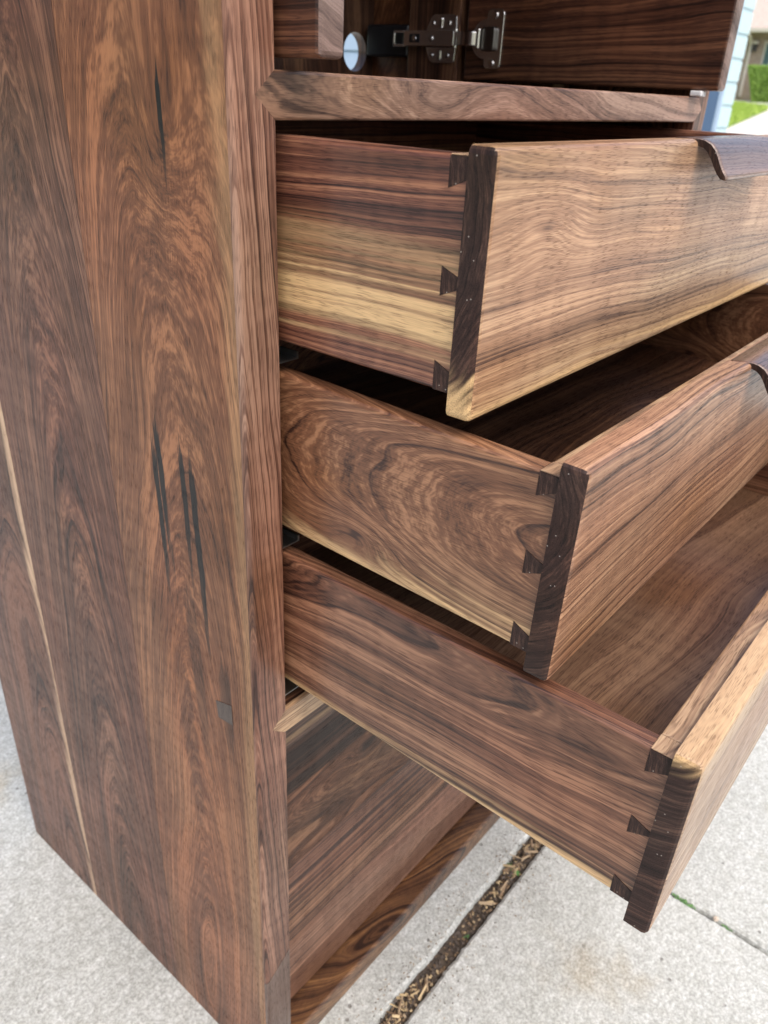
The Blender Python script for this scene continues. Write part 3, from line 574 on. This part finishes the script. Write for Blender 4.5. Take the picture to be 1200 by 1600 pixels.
for (yy, zz, rr, xx) in ((0.2805, 0.8330, 0.0026, 0.0022), (0.2605, 0.8330, 0.0026, 0.0022), (0.2805, 0.8045, 0.0026, 0.0022), (0.2605, 0.8045, 0.0026, 0.0022), (0.2975, 0.8188, 0.0030, 0.0105), (0.2765, 0.8188, 0.0033, 0.0105), (0.2065, 0.8392, 0.0034, 0.0016), (0.2065, 0.7984, 0.0034, 0.0016)):
    bm = cyl_bm(yy, zz, rr, XH - xx - 0.0012, XH - xx - 0.0001, 20)
    bmesh.ops.bevel(bm, geom=[e for e in bm.edges if all(abs(v.co.x - (XH - xx - 0.0012)) < 1e-6 for v in e.verts)], offset=0.0005, segments=2, affect='EDGES')
    sc = link('screw', bm, M_SCREW, hinge)
for zz in (0.8330, 0.8045):
    bm = rplate(0.2682, 0.2728, zz - 0.005, zz + 0.005, XH - 0.0036, XH - 0.0023, 0.002); link('cam_screw', bm, M_SCREW, hinge)
bm = rplate(0.2905, 0.3040, 0.8150, 0.8226, XH - 0.0109, XH - 0.0106, 0.001); link('hinge_slot', bm, M_BLACK, hinge)
for o in [hinge] + [c for c in bpy.data.objects if c.parent == hinge]:
    bv = o.modifiers.new('bevel', 'BEVEL'); bv.width = 0.0009; bv.segments = 3; bv.limit_method = 'ANGLE'
# ------------------------------------------------------------------ debris and weeds in the joint
rg = random.Random(11)
verts, faces, mi = [], [], []
def chip(x, y, z, L_, w, t, a, tilt, roll, k):
    R_ = Matrix.Rotation(a, 3, 'Z') @ Matrix.Rotation(tilt, 3, 'Y') @ Matrix.Rotation(roll, 3, 'X'); n0 = len(verts)
    for sx in (-1, 1):
        for sy in (-1, 1):
            for sz in (-1, 1):
                q = R_ @ Vector((sx * L_ / 2 * rg.uniform(.8, 1), sy * w / 2 * rg.uniform(.6, 1), sz * t / 2)); verts.append((x + q.x, y + q.y, z + q.z))
    for f in ((0, 1, 3, 2), (4, 6, 7, 5), (0, 4, 5, 1), (2, 3, 7, 6), (0, 2, 6, 4), (1, 5, 7, 3)): faces.append([n0 + i for i in f]); mi.append(k)
def dens(x): return 0.05 + 0.95 * min(1.0, math.exp(-((x - 0.11) / 0.045) ** 2) + math.exp(-((x - 0.335) / 0.055) ** 2) + (0.6 if x < 0.03 or x > 0.45 else 0))
n = 0
while n < 2600:
    x = rg.uniform(-0.3, 1.1)
    if rg.random() > dens(x): continue
    n += 1; big = rg.random() < 0.085
    y = rg.gauss(-0.0490, 0.0042)
    if not -0.0575 < y < -0.0405: continue
    z = -0.0078 + rg.uniform(0, 0.008) * min(1, dens(x) + 0.1) + (0.003 if big else 0)
    if big: chip(x, y, z, rg.uniform(.008, .019), rg.uniform(.0014, .0036), rg.uniform(.0007, .0015), rg.choice([rg.gauss(0, .5), rg.uniform(0, 3.14)]), rg.uniform(-.4, .4), rg.uniform(-1, 1), rg.choice([0, 0, 1, 3]))
    else: chip(x, y, z, rg.uniform(.0015, .005), rg.uniform(.001, .003), rg.uniform(.0008, .0022), rg.uniform(0, 6.28), rg.uniform(-.8, .8), rg.uniform(-1, 1), rg.choice([1, 2, 2, 2, 0, 3]))
for _ in range(1700):   # lumps of earth along the joint
    x = rg.uniform(-0.1, 0.65); k = rg.uniform(.0012, .0036)
    chip(x, rg.uniform(-0.0568, -0.0408), -0.0078 + rg.uniform(0, .0022), k, k * rg.uniform(.5, 1), k * rg.uniform(.4, .8), rg.uniform(0, 6.28), rg.uniform(-1, 1), rg.uniform(-1, 1), rg.choice([2, 2, 2, 4, 4, 1]))
for _ in range(500):    # crumbs of dirt on the slabs beside the joint
    x = rg.uniform(0.0, 0.6); y = rg.choice([-0.038 + abs(rg.gauss(0, .012)), -0.060 - abs(rg.gauss(0, .02))])
    if 0.0005 < y: continue
    chip(x, y, 0.0004, rg.uniform(.0006, .0022), rg.uniform(.0005, .0012), .0006, rg.uniform(0, 6.28), 0, 0, rg.choice([1, 2, 3]))
me = bpy.data.meshes.new('wood_chips'); me.from_pydata(verts, [], faces)
for nm, c in (('chip_straw', (0.52, 0.40, 0.23)), ('chip_brown', (0.22, 0.15, 0.09)), ('chip_grey', (0.10, 0.08, 0.065)), ('chip_tan', (0.36, 0.27, 0.17)), ('earth', (0.055, 0.042, 0.033))): me.materials.append(plain(nm, c, 0.9, 0, 0.25, 150))
me.polygons.foreach_set('material_index', mi)
o = bpy.data.objects.new('wood_chips', me); COL.objects.link(o); tag(o, 'dry wood chips and dirt lying in the driveway joint', 'wood chips', kind='stuff')
def mleaf(name, c1, c2):
    m, b, p = newmat(name); geo = m.node_tree.nodes.new('ShaderNodeNewGeometry')
    b._in(p.inputs['Base Color'], b.mix(b.noise(geo.outputs['Position'], 120, 2), c1, c2)); p.inputs['Roughness'].default_value = 0.55; return m
M_WEED = mleaf('weed_leaf', (0.06, 0.16, 0.05), (0.16, 0.33, 0.10))
def weed(x, y, z, r, n, label, along=None):
    bm = bmesh.new(); q = random.Random(int(x * 9999) + n)
    for _ in range(n):
        if along: cx, cy = x + q.uniform(-.003, .003), y + q.uniform(-along, along)
        else: cx, cy = x, y
        a = q.uniform(0, 6.28); L_ = r * q.uniform(.5, 1.0); up = q.uniform(.2, 1.0); w = L_ * 0.22
        d = Vector((math.cos(a), math.sin(a), 0)); s = Vector((-d.y, d.x, 0))
        base = Vector((cx, cy, z)); mid = base + d * L_ * .5 + Vector((0, 0, L_ * .5 * up)); tip = base + d * L_ + Vector((0, 0, L_ * .35 * up))
        v = [bm.verts.new(c) for c in (base, mid + s * w, tip, mid - s * w, mid + Vector((0, 0, -w * .5)))]
        bm.faces.new((v[0], v[1], v[4])); bm.faces.new((v[1], v[2], v[4])); bm.faces.new((v[2], v[3], v[4])); bm.faces.new((v[3], v[0], v[4]))
    me_ = link('weed', bm, M_WEED); tag(me_, label, 'weed', 'weeds in the driveway joints')
weed(0.329, -0.0475, -0.006, 0.011, 34, 'round green weed among wood chips in the wide joint, just below the lowest open drawer')
weed(0.2290, -0.0530, -0.008, 0.0055, 10, 'tiny green sprout in the dark bare stretch of the wide joint')
weed(0.4200, -0.2130, -0.004, 0.007, 46, 'longer strip of green weed in the narrow crack beside the lowest drawer front', 0.011)
weed(0.4200, -0.2610, -0.004, 0.0055, 18, 'short green weed farther along the narrow crack, past the small pebble', 0.003)
bm = bmesh.new(); bmesh.ops.create_icosphere(bm, subdivisions=2, radius=0.0028)
for v in bm.verts: v.co = v.co * (1 + 0.18 * math.sin(v.co.x * 2400 + v.co.y * 1900)) + Vector((0.4203, -0.247, 0.0005))
tag(link('pebble', bm, plain('pebble_stone', (0.62, 0.52, 0.42), 0.8)), 'small pale pebble lodged in the narrow crack between two weeds', 'pebble')
# ------------------------------------------------------------------ blue wall behind the cabinet, cut low so open sky reflects past it
bwall = empty('blue_wall', (3.15, 3.0, 0)); tag(bwall, 'light blue boarded wall with pale painted brick end, behind the cabinet at right', 'blue_wall')
link('corner_board', box_bm(3.0860, 3.1000, 0.866, 0.905, 0.002, 1.64, 0.002, 2), M_BLUED, bwall)
link('jamb_trim', box_bm(3.0860, 3.1000, 0.851, 0.8658, 0.002, 1.64, 0.002, 2), M_BLUE, bwall)
link('wall', box_bm(3.1002, 3.2185, 0.8665, 7.0, 0.0, 1.635), M_MORT, bwall)
sd = None
for k in range(10):
    if sd is None:
        sd = link('siding_board', prism_bm([(3.082, 0.02), (3.0885, 0.16), (3.0998, 0.16), (3.0998, 0.02)], 'y', 0.9055, 7.0), M_BLUE, bwall)
    else:
        c = sd.copy(); COL.objects.link(c); c.location = sd.location + Vector((0, 0, k * 0.15)); c.name = 'siding_board'
link('wall_cap', box_bm(3.06, 3.26, 0.82, 7.05, 1.645, 1.69, 0.004, 2), M_BLUED, bwall)
pier = link('pier', box_bm(3.1005, 3.2185, 0.8535, 0.8660, 0.0, 1.635), M_MORT, bwall)
src = None
for k in range(21):
    z0 = 0.004 + k * 0.0766
    if src is None:
        src = link('brick', box_bm(3.1008, 3.2200, 0.8500, 0.8534, z0, z0 + 0.0670, 0.0022, 2), M_CYAN, pier)
    else:
        c = src.copy(); COL.objects.link(c); c.location = src.location + Vector((0, 0, k * 0.0766)); c.name = 'brick'
# ------------------------------------------------------------------ neighbour's house, hedge
m, b, p = newmat('tan_brick'); geo = m.node_tree.nodes.new('ShaderNodeNewGeometry'); px, py, pz = b.sep(geo.outputs['Position'])
br = m.node_tree.nodes.new('ShaderNodeTexBrick'); b._in(br.inputs['Vector'], b.comb(b.m('ADD', px, py), pz, 0.0)); br.inputs['Scale'].default_value = 4.6
br.inputs['Color1'].default_value = (0.34, 0.235, 0.17, 1); br.inputs['Color2'].default_value = (0.44, 0.32, 0.24, 1); br.inputs['Mortar'].default_value = (0.50, 0.44, 0.37, 1); br.inputs['Mortar Size'].default_value = 0.03
b._in(p.inputs['Base Color'], br.outputs[0]); p.inputs['Roughness'].default_value = 0.9; M_BRICK = m
m, b, p = newmat('roof_shingle'); geo = m.node_tree.nodes.new('ShaderNodeNewGeometry')
b._in(p.inputs['Base Color'], b.mix(b.noise(geo.outputs['Position'], 9.0, 4, 0.7), (0.42, 0.32, 0.28), (0.66, 0.55, 0.49))); p.inputs['Roughness'].default_value = 0.9; M_ROOF = m
M_TRIM = plain('cream_trim', (0.70, 0.64, 0.56), 0.6); M_GLASS = plain('window_glass', (0.10, 0.17, 0.17), 0.08); M_DOOR = plain('dark_door', (0.05, 0.045, 0.045), 0.5)
GZ = 0.885
hs = empty('house', (32, 6, GZ)); tag(hs, 'tan brick house with shingled roof behind the clipped hedge', 'house')
link('wall', box_bm(28.6, 36, 8.0, 18, GZ - 0.2, 2.95), M_BRICK, hs)
link('wall', box_bm(29.6, 36, -6, 7.999, GZ - 0.2, 3.1), M_BRICK, hs)
def roof(x0, x1, y0, y1, z0, rise, name='roof'):
    bm = bmesh.new(); t = 0.14
    prof = [(x0, z0), (x0, z0 + t), ((x0 + x1) / 2, z0 + t + rise), (x1, z0 + t), (x1, z0), ((x0 + x1) / 2, z0 + rise)]
    A = [bm.verts.new((x, y0, z)) for x, z in prof]; B = [bm.verts.new((x, y1, z)) for x, z in prof]
    bm.faces.new(A); bm.faces.new(B[::-1])
    for i in range(6): bm.faces.new((A[i], B[i], B[(i + 1) % 6], A[(i + 1) % 6]))
    return link(name, bm, M_ROOF, hs)
r1 = roof(28.2, 37, 7.75, 18.3, 2.70, 2.6); r2 = roof(28.9, 37, -6.3, 7.74, 3.02, 3.0)
link('gutter', box_bm(28.08, 28.19, 7.75, 18.3, 2.70, 2.82, 0.02, 2), M_TRIM, r1)
link('gutter', box_bm(28.78, 28.89, -6.3, 7.74, 3.02, 3.14, 0.02, 2), M_TRIM, r2)
wd = link('window', box_bm(28.55, 28.6, 8.32, 8.62, 1.55, 2.50), M_TRIM, hs)
link('pane', box_bm(28.53, 28.549, 8.38, 8.56, 1.62, 2.44), M_GLASS, wd)
dd = link('door', box_bm(29.55, 29.6, 7.0, 7.95, GZ, 2.7), M_DOOR, hs)
lampb = link('wall_lamp', box_bm(28.45, 28.59, 8.83, 8.95, 2.22, 2.42, 0.03, 2), M_DOOR, hs); link('lamp_glass', box_bm(28.42, 28.62, 8.81, 8.97, 2.421, 2.50, 0.03, 2), M_TRIM, lampb)
bm = bmesh.new()
pth = [Vector((28.13, 9.05, 2.72)), Vector((28.2, 9.02, 2.62)), Vector((28.42, 9.02, 2.5)), Vector((28.52, 9.02, 2.4)), Vector((28.54, 9.02, 1.0))]
for a, c in zip(pth, pth[1:]):
    v = c - a; bmesh.ops.create_cone(bm, cap_ends=True, segments=10, radius1=0.045, radius2=0.045, depth=v.length, matrix=Matrix.Translation((a + c) / 2) @ v.to_track_quat('Z', 'Y').to_matrix().to_4x4())
link('downspout', bm, M_TRIM, hs)
hedge = empty('hedge', (27.6, 6.6, GZ)); tag(hedge, 'clipped box-shaped green hedge in front of the brick house', 'hedge')
hx0, hx1, hy0, hy1, hz0, hz1 = 26.95, 28.1, 4.6, 8.47, 0.84, 1.80
M_LEAF = mleaf('hedge_leaf', (0.16, 0.32, 0.05), (0.38, 0.55, 0.11)); M_CORE = plain('hedge_core', (0.035, 0.065, 0.02), 0.9)
link('branches', box_bm(hx0 + .12, hx1 - .12, hy0 + .12, hy1 - .48, hz0, hz1 - .12), M_CORE, hedge)
verts, faces = [], []; q = random.Random(5)
for _ in range(22000):
    s = q.choice('xxxzyy'); x, y, z = q.uniform(hx0, hx1), q.uniform(hy0, hy1), q.uniform(hz0, hz1); dpt = abs(q.gauss(0, .05))
    if s == 'x': x = hx0 + dpt
    elif s == 'z': z = hz1 - dpt
    else: y = hy1 - dpt - 0.36 * (1 - (z - hz0) / (hz1 - hz0))
    y = min(y, hy1 - 0.36 * (1 - (z - hz0) / (hz1 - hz0)))
    n0 = Vector((q.gauss(0, 1), q.gauss(0, 1), q.gauss(0, 1))).normalized(); t1 = n0.orthogonal().normalized(); t2 = n0.cross(t1); L_ = q.uniform(.02, .045); k = len(verts); c = Vector((x, y, z))
    for w in (t1 * L_, t2 * L_ * .5, -t1 * L_, -t2 * L_ * .5): verts.append(tuple(c + w - Vector((27.6, 6.6, GZ))))
    faces.append((k, k + 1, k + 2, k + 3))
me = bpy.data.meshes.new('leaves'); me.from_pydata(verts, [], faces); me.materials.append(M_LEAF)
o = bpy.data.objects.new('leaves', me); COL.objects.link(o); o.parent = hedge; tag(o, kind='stuff')
